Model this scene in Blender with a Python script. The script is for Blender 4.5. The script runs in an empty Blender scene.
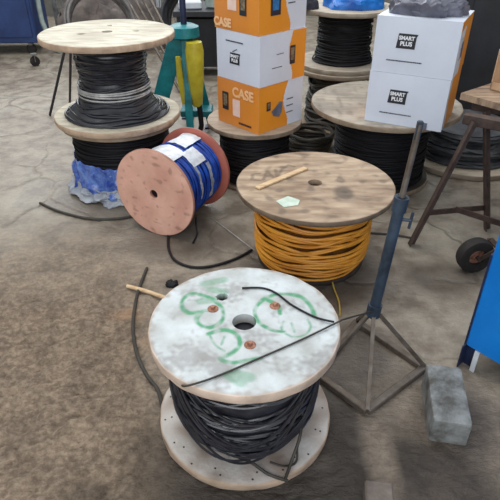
import bpy, math, random
from mathutils import Vector, Matrix, noise
R = math.radians
PI = math.pi
random.seed(7)
SC = bpy.context.scene
COL = SC.collection

# ------------------------------------------------------------ camera, light, exposure
F, PITCH, CH = 535.0, R(33.4), 1.55
cd = bpy.data.cameras.new('camera'); cam = bpy.data.objects.new('camera', cd); COL.objects.link(cam)
cd.sensor_width = 36; cd.lens = 36 * F / 500; cd.clip_start = 0.02
cam.location = (0, 0, CH); cam.rotation_euler = (R(90) - PITCH, 0, 0)
SC.camera = cam

w = bpy.data.worlds.new('overcast'); SC.world = w; w.use_nodes = True
w.node_tree.nodes['Background'].inputs[0].default_value = (0.90, 0.95, 1.0, 1)
w.node_tree.nodes['Background'].inputs[1].default_value = 0.62

def area(name, loc, rot, sx, sy, power, col=(1, 1, 1)):
    l = bpy.data.lights.new(name, 'AREA'); l.shape = 'RECTANGLE'; l.size = sx; l.size_y = sy
    l.energy = power; l.color = col
    o = bpy.data.objects.new(name, l); COL.objects.link(o); o.location = loc; o.rotation_euler = rot
    return o
area('skylight', (-1.2, 3.6, 5.2), (R(-14), 0, 0), 5, 4, 150, (1.0, 0.98, 0.94))
area('open_gate_daylight', (-1.5, 8.6, 3.6), (R(-60), 0, 0), 7, 2.6, 170, (0.93, 0.97, 1.0))
area('entrance_daylight', (-1.0, -2.2, 2.4), (R(72), 0, R(-12)), 4, 2.6, 75, (0.95, 0.98, 1.0))
SC.view_settings.view_transform = 'Standard'; SC.view_settings.look = 'None'
SC.view_settings.gamma = 1; SC.view_settings.use_curve_mapping = False
SC.view_settings.exposure = 0.35

# ------------------------------------------------------------ helpers
def at(u, v, z):
    """the point at height z that sits under a measured pixel of the photograph (500 px frame)"""
    a = (u - 250) / F; b = (250 - v) / F
    dy = math.cos(PITCH) + b * math.sin(PITCH); dz = -math.sin(PITCH) + b * math.cos(PITCH)
    s = (z - CH) / dz
    return Vector((a * s, dy * s, z))

def srgb(c):
    return tuple((x / 12.92 if x <= 0.04045 else ((x + 0.055) / 1.055) ** 2.4) for x in c)
def C255(r, g, b): return srgb((r / 255, g / 255, b / 255))

def mat(name, c1, c2=None, scale=8, rough=0.7, metal=0.0, bump=0.0, bscale=None, stretch=(1, 1, 1), contrast=(0.35, 0.65), attr=False, alpha=1.0, spec=0.5, trans=0.0):
    """noise-mottled surface; attr=True multiplies in the mesh's own printed / painted colour"""
    m = bpy.data.materials.new(name); m.use_nodes = True
    nt = m.node_tree; N = nt.nodes; L = nt.links
    b = N['Principled BSDF']
    b.inputs['Roughness'].default_value = rough; b.inputs['Metallic'].default_value = metal
    b.inputs['Specular IOR Level'].default_value = spec
    tc = N.new('ShaderNodeTexCoord'); mp = N.new('ShaderNodeMapping'); mp.inputs['Scale'].default_value = stretch
    L.new(tc.outputs['Object'], mp.inputs['Vector'])
    nz = N.new('ShaderNodeTexNoise'); nz.inputs['Scale'].default_value = scale; nz.inputs['Detail'].default_value = 6
    nz.inputs['Roughness'].default_value = 0.65
    L.new(mp.outputs[0], nz.inputs['Vector'])
    rp = N.new('ShaderNodeValToRGB'); L.new(nz.outputs['Fac'], rp.inputs[0])
    c2 = c2 or tuple(x * 0.6 for x in c1)
    rp.color_ramp.elements[0].position = contrast[0]; rp.color_ramp.elements[1].position = contrast[1]
    rp.color_ramp.elements[0].color = (*c2, 1); rp.color_ramp.elements[1].color = (*c1, 1)
    out = rp.outputs[0]
    if attr:
        at_ = N.new('ShaderNodeAttribute'); at_.attribute_name = 'Col'
        mx = N.new('ShaderNodeMix'); mx.data_type = 'RGBA'; mx.blend_type = 'MULTIPLY'; mx.inputs[0].default_value = 1
        L.new(out, mx.inputs[6]); L.new(at_.outputs['Color'], mx.inputs[7]); out = mx.outputs[2]
    L.new(out, b.inputs['Base Color'])
    if alpha < 1: b.inputs['Alpha'].default_value = alpha
    if trans: b.inputs['Transmission Weight'].default_value = trans
    if bump:
        n2 = N.new('ShaderNodeTexNoise'); n2.inputs['Scale'].default_value = bscale or scale * 3; n2.inputs['Detail'].default_value = 5
        L.new(mp.outputs[0], n2.inputs['Vector'])
        bp = N.new('ShaderNodeBump'); bp.inputs['Strength'].default_value = bump; bp.inputs['Distance'].default_value = 0.01
        L.new(n2.outputs['Fac'], bp.inputs['Height']); L.new(bp.outputs[0], b.inputs['Normal'])
    return m

class MB:
    def __init__(s): s.v = []; s.f = []; s.c = []
    def add(s, vs, fs, cols=None):
        n = len(s.v); s.v += [Vector(p) for p in vs]; s.f += [tuple(i + n for i in f) for f in fs]
        if cols is None: s.c += [(1, 1, 1)] * len(vs)
        elif isinstance(cols[0], (int, float)): s.c += [tuple(cols)] * len(vs)
        else: s.c += list(cols)
        return s
    def box(s, c, size, rz=0, M=None, bev=0.0, col=None):
        hx, hy, hz = [q / 2 for q in size]
        b = min(bev, hx * .45, hy * .45, hz * .45)
        vs = []; fs = []
        if b <= 0:
            vs = [Vector((x, y, z)) for z in (-hz, hz) for x, y in ((-hx, -hy), (hx, -hy), (hx, hy), (-hx, hy))]
            fs = [(3, 2, 1, 0), (4, 5, 6, 7), (0, 1, 5, 4), (1, 2, 6, 5), (2, 3, 7, 6), (3, 0, 4, 7)]
        else:
            rings = [(-hz, b), (-hz + b, 0), (hz - b, 0), (hz, b)]
            for z, i in rings:
                x, y = hx - i, hy - i; k = b if i == 0 else b * .4
                for px, py in ((-x + k, -y), (x - k, -y), (x, -y + k), (x, y - k), (x - k, y), (-x + k, y), (-x, y - k), (-x, -y + k)):
                    vs.append(Vector((px, py, z)))
            for r in range(3):
                for i in range(8):
                    j = (i + 1) % 8; fs.append((r * 8 + i, r * 8 + j, r * 8 + 8 + j, r * 8 + 8 + i))
            fs.append(tuple(range(7, -1, -1))); fs.append(tuple(range(24, 32)))
        T = M if M is not None else Matrix.Rotation(rz, 4, 'Z')
        c = Vector(c)
        return s.add([T @ p + c for p in vs], fs, col)
    def bar(s, a, b, w, h, up=(0, 0, 1), col=None, bev=0.0):
        """rectangular bar from a to b"""
        a = Vector(a); b = Vector(b); d = (b - a); L = d.length; d.normalize()
        up = Vector(up); x = d.cross(up)
        if x.length < 1e-3: x = d.cross(Vector((0, 1, 0)))
        x.normalize(); y = x.cross(d)
        M = Matrix((x, y, d)).transposed().to_4x4()
        return s.box((a + b) / 2, (w, h, L), M=M, col=col, bev=bev)
    def angle(s, a, b, w, t, up=(0, 0, 1), flip=1):
        """L-section steel angle"""
        a = Vector(a); b = Vector(b); d = (b - a).normalized(); up = Vector(up); x = d.cross(up)
        if x.length < 1e-3: x = d.cross(Vector((0, 1, 0)))
        x.normalize(); y = x.cross(d)
        s.bar(a, b, w, t, up); o = (x * (w / 2 - t / 2) * flip - y * (w / 2 - t * .5))
        return s.bar(a + o, b + o, t, w, up)
    def tube(s, pts, r, n=6, closed=False, cap=True, col=None):
        pts = [Vector(p) for p in pts]; m = len(pts)
        rr = r if hasattr(r, '__len__') else [r] * m
        vs = []; prev = None
        for i, p in enumerate(pts):
            if closed: d = pts[(i + 1) % m] - pts[i - 1]
            else: d = pts[min(i + 1, m - 1)] - pts[max(i - 1, 0)]
            if d.length < 1e-9: d = Vector((0, 0, 1))
            d.normalize()
            if prev is None:
                x = d.cross(Vector((0, 0, 1)))
                if x.length < 1e-2: x = d.cross(Vector((0, 1, 0)))
            else: x = prev - d * prev.dot(d)
            x.normalize(); prev = x; y = d.cross(x)
            for k in range(n):
                a = 2 * PI * k / n; vs.append(p + (x * math.cos(a) + y * math.sin(a)) * rr[i])
        fs = []
        for i in range(m if closed else m - 1):
            j = (i + 1) % m
            for k in range(n):
                l = (k + 1) % n; fs.append((i * n + k, i * n + l, j * n + l, j * n + k))
        if not closed and cap:
            fs.append(tuple(range(n - 1, -1, -1))); fs.append(tuple((m - 1) * n + k for k in range(n)))
        return s.add(vs, fs, col)
    def lathe(s, prof, n=48, M=None, col=None, closed=False):
        """revolve (r, z) profile about z; r=0 ends collapse into caps"""
        vs = []; m = len(prof); cs = []
        for i, (r, z) in enumerate(prof):
            for k in range(n):
                a = 2 * PI * k / n; vs.append(Vector((r * math.cos(a), r * math.sin(a), z)))
        fs = []
        for i in range(m if closed else m - 1):
            j = (i + 1) % m
            for k in range(n):
                l = (k + 1) % n; fs.append((i * n + k, i * n + l, j * n + l, j * n + k))
        if M is not None: vs = [M @ p for p in vs]
        return s.add(vs, fs, col)
    def build(s, name, m, parent=None, smooth=True, world=False):
        me = bpy.data.meshes.new(name)
        vs = s.v
        if world and parent is not None:
            Mi = parent.matrix_world.inverted() if False else Matrix.LocRotScale(parent.location, parent.rotation_euler, None).inverted()
            vs = [Mi @ p for p in vs]
        me.from_pydata([tuple(p) for p in vs], [], s.f); me.update()
        if any(c != (1, 1, 1) for c in s.c):
            pass
        ca = me.color_attributes.new('Col', 'FLOAT_COLOR', 'POINT')
        ca.data.foreach_set('color', [q for c in s.c for q in (*c, 1.0)])
        if m: me.materials.append(m)
        if smooth:
            me.polygons.foreach_set('use_smooth', [True] * len(me.polygons))
            try: me.set_sharp_from_angle(angle=R(38))
            except Exception: pass
        o = bpy.data.objects.new(name, me); COL.objects.link(o)
        if parent is not None: o.parent = parent
        return o

def tag(o, label=None, cat=None, group=None, kind=None):
    if label: o['label'] = label
    if cat: o['category'] = cat
    if group: o['group'] = group
    if kind: o['kind'] = kind
    return o
def thing(name, label, cat, loc=(0, 0, 0), rz=0, group=None, rot=None):
    o = bpy.data.objects.new(name, None); COL.objects.link(o); o.location = loc
    o.rotation_euler = rot if rot else (0, 0, rz); o.empty_display_size = .1
    return tag(o, label, cat, group)
def recenter(o):
    """move a top-level mesh's origin to the middle of its underside"""
    me = o.data; xs = [v.co for v in me.vertices]
    c = Vector((sum(p.x for p in xs) / len(xs), sum(p.y for p in xs) / len(xs), min(p.z for p in xs)))
    me.transform(Matrix.Translation(-c)); o.location = c; return o

def spline(P, n=10, closed=False):
    P = [Vector(p) for p in P]; out = []; m = len(P)
    rng = range(m if closed else m - 1)
    for i in rng:
        if closed: p0, p1, p2, p3 = P[i - 1], P[i], P[(i + 1) % m], P[(i + 2) % m]
        else: p0, p1, p2, p3 = P[max(i - 1, 0)], P[i], P[i + 1], P[min(i + 2, m - 1)]
        for k in range(n):
            t = k / n
            out.append(.5 * ((2 * p1) + (-p0 + p2) * t + (2 * p0 - 5 * p1 + 4 * p2 - p3) * t * t + (-p0 + 3 * p1 - 3 * p2 + p3) * t ** 3))
    if not closed: out.append(P[-1])
    return out

def nz(x, y, z=0): return noise.noise(Vector((x, y, z)))

# ------------------------------------------------------------ materials
M_ = {}
M_['flange_paint'] = mat('white_paint_worn', (1, 1, 1), (.72, .70, .68), scale=9, rough=.6, bump=.25, bscale=60, attr=True, contrast=(.3, .6))
M_['flange_wood'] = mat('weathered_board', (1, 1, 1), (.62, .58, .54), scale=7, rough=.75, bump=.35, bscale=50, attr=True, stretch=(1, 4, 1), contrast=(.3, .62))
M_['flange_red'] = mat('red_fibreboard', (1, 1, 1), (.80, .76, .74), scale=6, rough=.6, bump=.1, attr=True)
M_['black_cable'] = mat('black_pvc', (.034, .035, .044), (.014, .014, .019), scale=20, rough=.30, spec=.7)
M_['dark_cable'] = mat('dark_rubber', (.010, .010, .013), (.006, .006, .008), scale=20, rough=.6, spec=.3)
M_['orange_cable'] = mat('orange_pvc', C255(238, 168, 58), C255(196, 122, 30), scale=6, rough=.45, stretch=(1, 1, 6))
M_['orange_dark'] = mat('orange_pvc_gap_shade', C255(120, 72, 24), C255(76, 44, 18), scale=20, rough=.6)  # darker orange, paints the shade in the gaps between turns
M_['blue_cable'] = mat('blue_pvc', C255(26, 84, 190), C255(16, 46, 130), scale=12, rough=.35)
M_['pale_cable'] = mat('pale_aluminium_strand', C255(205, 203, 200), C255(150, 150, 150), scale=20, rough=.35, metal=.3)
M_['green_cable'] = mat('drab_cable', C255(64, 58, 48), C255(30, 28, 26), scale=10, rough=.5)
M_['grey_cable'] = mat('grey_cable', C255(74, 76, 80), C255(40, 42, 46), scale=10, rough=.45)
M_['steel'] = mat('worn_steel', C255(120, 112, 104), C255(84, 72, 62), scale=14, rough=.55, metal=.5, bump=.1)
M_['blue_steel'] = mat('slate_blue_paint', C255(56, 72, 90), C255(34, 44, 56), scale=14, rough=.5, metal=.2, bump=.1)
M_['brown_steel'] = mat('brown_primed_steel', C255(92, 76, 68), C255(58, 44, 40), scale=12, rough=.55, metal=.2, bump=.1)
M_['rust'] = mat('rusty_bolt', C255(176, 128, 106), C255(120, 78, 58), scale=60, rough=.7, metal=.3)
M_['print'] = mat('printed_board', (1, 1, 1), (.93, .93, .94), scale=5, rough=.45, attr=True)
M_['ink'] = mat('black_ink', (.02, .022, .035), rough=.5)
M_['ink_white'] = mat('white_ink', (.8, .82, .85), (.74, .76, .8), rough=.5)
M_['ink_cream'] = mat('cream_ink', C255(244, 204, 160), C255(238, 186, 132), rough=.5)
M_['teal'] = mat('teal_paint', C255(30, 140, 150), C255(16, 92, 100), scale=9, rough=.4)
M_['navy'] = mat('navy_paint', C255(36, 48, 86), C255(22, 30, 54), scale=9, rough=.45)
M_['yellow'] = mat('yellow_paint', C255(206, 196, 60), C255(176, 160, 40), scale=9, rough=.4)
M_['blue_bright'] = mat('bright_blue_paint', C255(14, 130, 220), C255(6, 110, 196), scale=3, rough=.38)
M_['blue_cab'] = mat('cabinet_blue_paint', C255(44, 70, 124), C255(30, 50, 96), scale=3, rough=.4)
M_['concrete_block'] = mat('cast_concrete', C255(140, 144, 144), C255(78, 76, 72), scale=12, rough=.85, bump=.5)
M_['rubber'] = mat('black_rubber', C255(44, 40, 38), C255(26, 24, 22), scale=20, rough=.8)
M_['card'] = mat('brown_cardboard', C255(206, 172, 138), C255(176, 140, 108), scale=6, rough=.8)
M_['plank'] = mat('pale_plank', C255(222, 196, 158), C255(190, 156, 118), scale=10, rough=.7, stretch=(1, 8, 1))
M_['board_dark'] = mat('stained_board', C255(180, 154, 128), C255(120, 98, 80), scale=6, rough=.75, stretch=(1, 6, 1))
M_['paper'] = mat('paper', C255(206, 220, 206), C255(176, 196, 180), scale=20, rough=.7)
M_['label_white'] = mat('glossy_white_label', C255(228, 232, 236), C255(190, 196, 206), scale=24, rough=.35)
M_['film_blue'] = mat('blue_stretch_film', C255(112, 146, 214), C255(40, 68, 156), scale=9, rough=.22, contrast=(.4, .6))
M_['film_clear'] = mat('cloudy_film', C255(196, 200, 206), C255(150, 158, 172), scale=10, rough=.25, alpha=.75)
M_['tarp_blue'] = mat('bright_blue_tarp', C255(30, 130, 220), C255(16, 80, 170), scale=5, rough=.35)
M_['dark_cloth'] = mat('dark_cloth', C255(50, 52, 66), C255(28, 30, 38), scale=10, rough=.8)
M_['grey_cloth'] = mat('grey_polythene', C255(112, 113, 126), C255(70, 72, 86), scale=8, rough=.4)
M_['dark_machine'] = mat('charcoal_paint', C255(42, 44, 50), C255(26, 27, 31), scale=4, rough=.5)
M_['grey_metal'] = mat('galvanised', C255(150, 150, 146), C255(104, 102, 100), scale=9, rough=.5, metal=.3)
M_['pvc_grey'] = mat('grey_tube', C255(132, 128, 126), C255(96, 92, 92), scale=9, rough=.5)
M_['pvc_pale'] = mat('pale_green_tube', C255(166, 178, 172), C255(130, 142, 138), scale=9, rough=.5)
M_['white_plastic'] = mat('white_plastic', C255(214, 220, 226), C255(190, 196, 204), scale=9, rough=.4)
M_['yellow_wire'] = mat('yellow_wire', C255(200, 170, 80), C255(170, 140, 60), scale=20, rough=.5)
M_['hose'] = mat('olive_rubber_hose', C255(62, 58, 50), C255(42, 38, 34), scale=20, rough=.6)
M_['pile'] = mat('grey_brown_sheeting', C255(142, 132, 126), C255(84, 76, 76), scale=5, rough=.6)
M_['brick'] = mat('dusty_brick', C255(122, 112, 104), C255(92, 82, 76), scale=14, rough=.9, bump=.5)

# ------------------------------------------------------------ setting: floor, walls
def floor_material():
    m = bpy.data.materials.new('dirty_concrete_floor'); m.use_nodes = True
    nt = m.node_tree; N = nt.nodes; L = nt.links; b = N['Principled BSDF']
    tc = N.new('ShaderNodeTexCoord')
    def noise_(scale, det=6, rough=.6, vec=None, dist=0.0):
        n = N.new('ShaderNodeTexNoise'); n.inputs['Scale'].default_value = scale; n.inputs['Detail'].default_value = det
        n.inputs['Roughness'].default_value = rough; n.inputs['Distortion'].default_value = dist
        L.new(vec or tc.outputs['Object'], n.inputs['Vector']); return n.outputs['Fac']
    def ramp(src, stops):
        r = N.new('ShaderNodeValToRGB'); L.new(src, r.inputs[0])
        while len(r.color_ramp.elements) < len(stops): r.color_ramp.elements.new(.5)
        for e, (p, c) in zip(r.color_ramp.elements, stops): e.position = p; e.color = (*c, 1)
        return r.outputs[0]
    def mix(f, a, c, mode='MIX'):
        x = N.new('ShaderNodeMix'); x.data_type = 'RGBA'; x.blend_type = mode
        if isinstance(f, float): x.inputs[0].default_value = f
        else: L.new(f, x.inputs[0])
        for s, i in ((a, 6), (c, 7)):
            if isinstance(s, tuple): x.inputs[i].default_value = (*s, 1)
            else: L.new(s, x.inputs[i])
        return x.outputs[2]
    def math_(op, a, c, clamp=False):
        x = N.new('ShaderNodeMath'); x.operation = op; x.use_clamp = clamp
        for s, i in ((a, 0), (c, 1)):
            if isinstance(s, (int, float)): x.inputs[i].default_value = s
            else: L.new(s, x.inputs[i])
        return x.outputs[0]
    big = noise_(1.3, 5, .6, dist=.6); mid = noise_(7, 6, .65); fine = noise_(40, 5, .7)
    conc = ramp(big, [(.32, C255(104, 91, 77)), (.50, C255(134, 122, 107)), (.66, C255(160, 152, 138))])
    conc = mix(.45, conc, ramp(mid, [(.38, C255(86, 76, 66)), (.60, C255(176, 168, 154))]))
    dirt = ramp(mid, [(.30, C255(92, 78, 65)), (.50, C255(122, 106, 90)), (.70, C255(150, 132, 112))])
    dirt = mix(.30, dirt, ramp(fine, [(.42, C255(76, 62, 50)), (.62, C255(186, 166, 144))]))
    # the loose soil lies nearest the camera on the left and thins out to the right and back
    att = N.new('ShaderNodeAttribute'); att.attribute_name = 'Col'
    sp = N.new('ShaderNodeSeparateColor'); L.new(att.outputs['Color'], sp.inputs[0])
    soil = math_('ADD', sp.outputs[0], math_('MULTIPLY', math_('SUBTRACT', mid, .5), .9), True)
    col = mix(soil, conc, dirt)
    # shade painted into the floor together with dark dirt (green channel), orange brick dust (blue channel)
    shade_dirt = math_('MULTIPLY', sp.outputs[1], math_('ADD', .55, math_('MULTIPLY', mid, .9)), True)
    col = mix(shade_dirt, col, C255(58, 50, 43))
    dust = math_('MULTIPLY', sp.outputs[2], math_('MULTIPLY', math_('SUBTRACT', mid, .30), 1.5, True), True)
    col = mix(dust, col, C255(186, 138, 96))
    # cracked slabs
    vo = N.new('ShaderNodeTexVoronoi'); vo.feature = 'DISTANCE_TO_EDGE'; vo.inputs['Scale'].default_value = 1.9
    dv = N.new('ShaderNodeMix'); dv.data_type = 'VECTOR'; dv.inputs[0].default_value = .09
    nn = N.new('ShaderNodeTexNoise'); nn.inputs['Scale'].default_value = 6; L.new(tc.outputs['Object'], nn.inputs['Vector'])
    L.new(tc.outputs['Object'], dv.inputs[4]); L.new(nn.outputs['Color'], dv.inputs[5]); L.new(dv.outputs[1], vo.inputs['Vector'])
    crack = math_('MULTIPLY', math_('SUBTRACT', 1.0, math_('MULTIPLY', vo.outputs['Distance'], 38.0, True)), math_('SUBTRACT', 1.0, soil))
    crack = math_('MULTIPLY', crack, math_('MULTIPLY', math_('SUBTRACT', big, .40), 5.0, True))
    col = mix(math_('MULTIPLY', crack, .42), col, C255(70, 62, 54))
    L.new(col, b.inputs['Base Color'])
    rr = N.new('ShaderNodeMapRange'); rr.inputs[3].default_value = .42; rr.inputs[4].default_value = .95; L.new(soil, rr.inputs[0]); L.new(rr.outputs[0], b.inputs['Roughness'])
    bp = N.new('ShaderNodeBump'); bp.inputs['Distance'].default_value = .02
    mpn = N.new('ShaderNodeMapping'); mpn.inputs['Rotation'].default_value = (0, 0, R(-25)); mpn.inputs['Scale'].default_value = (1, 2.3, 1); L.new(tc.outputs['Object'], mpn.inputs['Vector'])
    clod = noise_(22, 5, .6, vec=mpn.outputs[0], dist=.4)
    h = math_('ADD', math_('MULTIPLY', clod, math_('ADD', .14, math_('MULTIPLY', soil, 1.2))), math_('MULTIPLY', fine, .12))
    h = math_('SUBTRACT', h, math_('MULTIPLY', crack, .35))
    L.new(h, bp.inputs['Height']); bp.inputs['Strength'].default_value = .9
    L.new(bp.outputs[0], b.inputs['Normal'])
    return m

def blob(x, y, cx, cy, rx, ry, soft=.5):
    d = math.hypot((x - cx) / rx, (y - cy) / ry); return max(0, min(1, (1 - d) / soft + .0))
def build_floor():
    mb = MB()
    def axis(a, b, f0, f1, g0, g1):
        out = []; x = a
        while x < b - 1e-6:
            out.append(x); x += .0125 if g0 - 1e-6 <= x < g1 else .05 if f0 - 1e-6 <= x < f1 else .5
        out.append(b); return out
    X = axis(-6, 6, -2.0, 2.0, -1.2, .9); Y = axis(-2.5, 9, .5, 4.0, .7, 2.5)
    cs = []; vs = []
    for y in Y:
        for x in X:
            edge = -.05 - .28 * (y - .9) + .12 * nz(x * 3, y * 3)
            soil = max(0, min(1, (edge - x) / .45 + .35)) * max(0, min(1, (2.9 - y) / 1.1))
            soil = max(soil, .5 * max(0, min(1, (1.55 - y) / .4)))
            shade_dirt = max(1.0 * blob(x, y, .10, 1.05, .6, .5), 1.0 * blob(x, y, .28, 1.13, .24, .5),  # painted shade and dirt around and under the things on the floor
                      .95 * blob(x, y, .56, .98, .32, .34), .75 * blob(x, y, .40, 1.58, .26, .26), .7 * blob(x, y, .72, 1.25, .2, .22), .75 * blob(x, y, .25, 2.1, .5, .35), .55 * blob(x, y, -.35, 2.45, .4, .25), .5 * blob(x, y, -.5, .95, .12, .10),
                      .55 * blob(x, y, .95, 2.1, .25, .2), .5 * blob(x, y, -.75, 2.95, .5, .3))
            pale = blob(x, y, .43, 1.10, .07, .30, .6)  # lit streak of floor, kept out of the painted shade
            shade_dirt *= (1 - .85 * pale)
            dust = max(.9 * blob(x, y, -.56, 1.83, .12, .06, 1), .8 * blob(x, y, -.40, 1.66, .07, .06, 1))
            u = x * .91 + y * .42; v = (y * .91 - x * .42) * 1.9
            clod = nz(u * 12, v * 12, 4) + .6 * nz(u * 27, v * 27, 8) + .4 * nz(x * 70, y * 70, 2)
            cap = .003 if math.hypot(x + .018, y - 1.278) < .36 or x > .1 or y > 2.2 else .010
            vs.append((x, y, soil * min(cap, .021 * clod - .003))); cs.append((soil, shade_dirt, dust))
    nx = len(X); fs = [(j * nx + i, j * nx + i + 1, (j + 1) * nx + i + 1, (j + 1) * nx + i) for j in range(len(Y) - 1) for i in range(nx - 1)]
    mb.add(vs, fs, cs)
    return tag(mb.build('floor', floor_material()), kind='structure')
build_floor()
M_['wall'] = mat('grimy_plaster', C255(150, 148, 140), C255(104, 102, 98), scale=1.5, rough=.85)
def wall(name, c, s):
    o = MB().box(c, s).build(name, M_['wall'], smooth=False); tag(o, kind='structure'); return o
wall('wall_back', (0, 9.05, 1.0), (12, .1, 2.0))
wall('wall_left', (-6.05, 3.25, 2.2), (.1, 11.5, 4.4))
wall('wall_right', (6.05, 3.25, 2.2), (.1, 11.5, 4.4))

# ------------------------------------------------------------ cable reels
def flange_bm(r, t, hole, z0, paint=None, base=(1, 1, 1), nr=30, n=120, rim=None, wob=0.0, dimples=(), rag=.0, holecol=(.03, .025, .02)):
    """disc board with a real centre hole and rounded rim, from z0 to z0+t"""
    mb = MB(); rim = rim or base
    prof = []; k = t * .22
    for i in range(nr + 1): prof.append((hole + (r - k - hole) * i / nr, z0 + t, 'top'))
    prof += [(r - k * .3, z0 + t - k * .3, 'rim'), (r, z0 + t - k, 'rim'), (r, z0 + t * .5, 'rim'), (r, z0 + k, 'rim'), (r - k * .3, z0 + k * .3, 'rim')]
    for i in range(4): prof.append((r - k - (r - k - hole) * i / 3, z0, 'bot'))
    vs = []; cs = []; m = len(prof)
    for (q, z, kind) in prof:
        for j in range(n):
            a = 2 * PI * j / n; rad = q
            if q > r * .9: rad = q * (1 + rag * nz(math.cos(a) * 6, math.sin(a) * 6, z * 20 + r * 7))
            x, y = rad * math.cos(a), rad * math.sin(a); dz = 0
            if kind == 'top':
                c = paint(x, y) if paint else base
                for (dx, dy, dr) in dimples:
                    if math.hypot(x - dx, y - dy) < dr: dz = -t * .7; c = holecol
            elif kind == 'rim':
                s = .8 + .35 * nz(a * 4, z * 60, 3); c = tuple(v * s for v in rim)
            else: c = tuple(v * .7 for v in base)
            vs.append(Vector((x, y, z + dz))); cs.append(c)
    fs = []
    for i in range(m):
        i2 = (i + 1) % m
        for j in range(n):
            l = (j + 1) % n; fs.append((i * n + j, i * n + l, i2 * n + l, i2 * n + j))
    mb.add(vs, fs, cs); return mb

def dots(mb, pts, r, z, col):
    for (x, y) in pts:
        n = 8; vs = [(x + r * math.cos(2 * PI * k / n), y + r * math.sin(2 * PI * k / n), z) for k in range(n)]
        mb.add(vs, [tuple(range(n))], col)

def coil_bm(rf, z0, z1, loops, cr, wob, seed, core=None, tilt=0.0, n=84, sides=5, solid=True, sag=0.0):
    """many individual turns of cable lying over a wound body; rf(z) is the outer radius"""
    rnd = random.Random(seed); mb = MB()
    if solid:
        prof = [(.01, z0 + cr)] + [(max(.01, rf(z0 + (z1 - z0) * i / 14) - cr * 1.6), z0 + (z1 - z0) * i / 14) for i in range(15)] + [(.01, z1)]
        mb.lathe(prof, n=64)
    for i in range(loops):
        zc = z0 + (z1 - z0) * ((i + .5) / loops) + rnd.uniform(-1, 1) * wob * .5
        p1, p2, p3 = [rnd.uniform(0, 2 * PI) for _ in range(3)]
        tl = rnd.gauss(0, 1) * tilt; t2 = rnd.gauss(0, 1) * wob; dr = rnd.uniform(-.4, 1.0) * cr
        sg = rnd.uniform(.2, 1) * sag; pts = []
        for k in range(n):
            a = 2 * PI * k / n
            z = zc + tl * math.cos(a - p1) + t2 * .5 * math.cos(2 * a - p2) + .3 * wob * math.cos(5 * a + p3) - sg * (.5 - .5 * math.sin(a))
            z = max(z0 + cr, min(z1 - cr, z))
            r = rf(z) + dr + .35 * cr * math.cos(3 * a + p2)
            pts.append((r * math.cos(a), r * math.sin(a), z))
        mb.tube(pts, cr, n=sides, closed=True)
    return mb

# --- white painted reel in front
RA = .30; ZA = .437
FA = Vector((-.018, 1.278, 0))
def seg_d(p, a, b):
    d = b - a; t = max(0, min(1, (p - a).dot(d) / max(d.dot(d), 1e-9))); return (p - (a + d * t)).length
def zpx(pts): # strokes read off the painted face
    return [(at(145 + x / 2.5, 255 + y / 2.5, ZA) - FA).to_2d() for x, y in pts]
def zcr(pts): return [(at(140 + x / 2.086, 260 + y / 2.086, ZA) - FA).to_2d() for x, y in pts]
def smooth2(pts): return [p.to_2d() for p in spline([Vector((*p, 0)) for p in pts], 5)]
STROKES = [smooth2(zcr(s)) for s in (
    [(134, 74), (108, 70), (90, 82), (88, 98), (102, 110), (122, 108)],
    [(122, 72), (148, 80), (170, 100), (172, 124), (150, 140), (126, 136), (118, 122), (132, 106), (156, 106)],
    [(142, 154), (176, 146), (202, 156), (208, 176), (192, 194), (168, 206), (196, 214), (252, 204)],
    [(332, 76), (292, 70), (258, 82), (240, 104), (248, 130), (276, 146), (300, 150)],
    [(292, 70), (330, 74), (354, 94), (364, 118)], [(268, 84), (288, 96), (292, 112)],
)]
THIN = [smooth2(zcr(s)) for s in ([(300, 128), (296, 146), (318, 160), (344, 156), (356, 140), (350, 124)], [(146, 158), (158, 178), (176, 190)], [(176, 160), (170, 176)], [(316, 132), (322, 150)])]
FAINT = [zpx(s) for s in ([(150, 72), (196, 62)], [(166, 86), (196, 92)], [(226, 296), (262, 306)], [(140, 116), (170, 112)], [(210, 300), (240, 318)])]
def paintA(x, y):
    p = Vector((x, y)); n1 = nz(x * 14, y * 14, 1); n2 = nz(x * 42, y * 42, 5)
    base = Vector(C255(200, 208, 211)); warm = Vector(C255(172, 174, 172))
    c = base.lerp(warm, max(0, min(1, .30 + n1 * .9)))
    r = math.hypot(x, y)
    c = c.lerp(Vector(C255(150, 132, 118)), max(0, min(.7, (r - .280) * 34 + n2 - .1)))
    n4 = nz(x * 9 + 3, y * 9, 21) + .5 * nz(x * 60, y * 60, 22); c = c.lerp(Vector(C255(128, 122, 120)), max(0, min(.55, n4 * 1.3 - .20 + (.18 if y < -.10 else 0))))
    g = 0
    for s in STROKES:
        for a, b in zip(s, s[1:]):
            d = seg_d(p, a, b); g = max(g, min(1, max(0, (.0105 + .004 * n1 - d) / .006)))
    for s in THIN:
        for a, b in zip(s, s[1:]): g = max(g, .75 * min(1, max(0, (.006 - seg_d(p, a, b)) / .004)))
    f = 0
    for s in FAINT:
        for a, b in zip(s, s[1:]):
            f = max(f, min(.45, max(0, (.022 - seg_d(p, a, b)) / .02)))
    g = max(g * max(.35, min(.95, .82 + n2 * 1.0)), f)
    c = c.lerp(Vector(C255(62, 148, 104)), g)
    return tuple(c)

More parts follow.
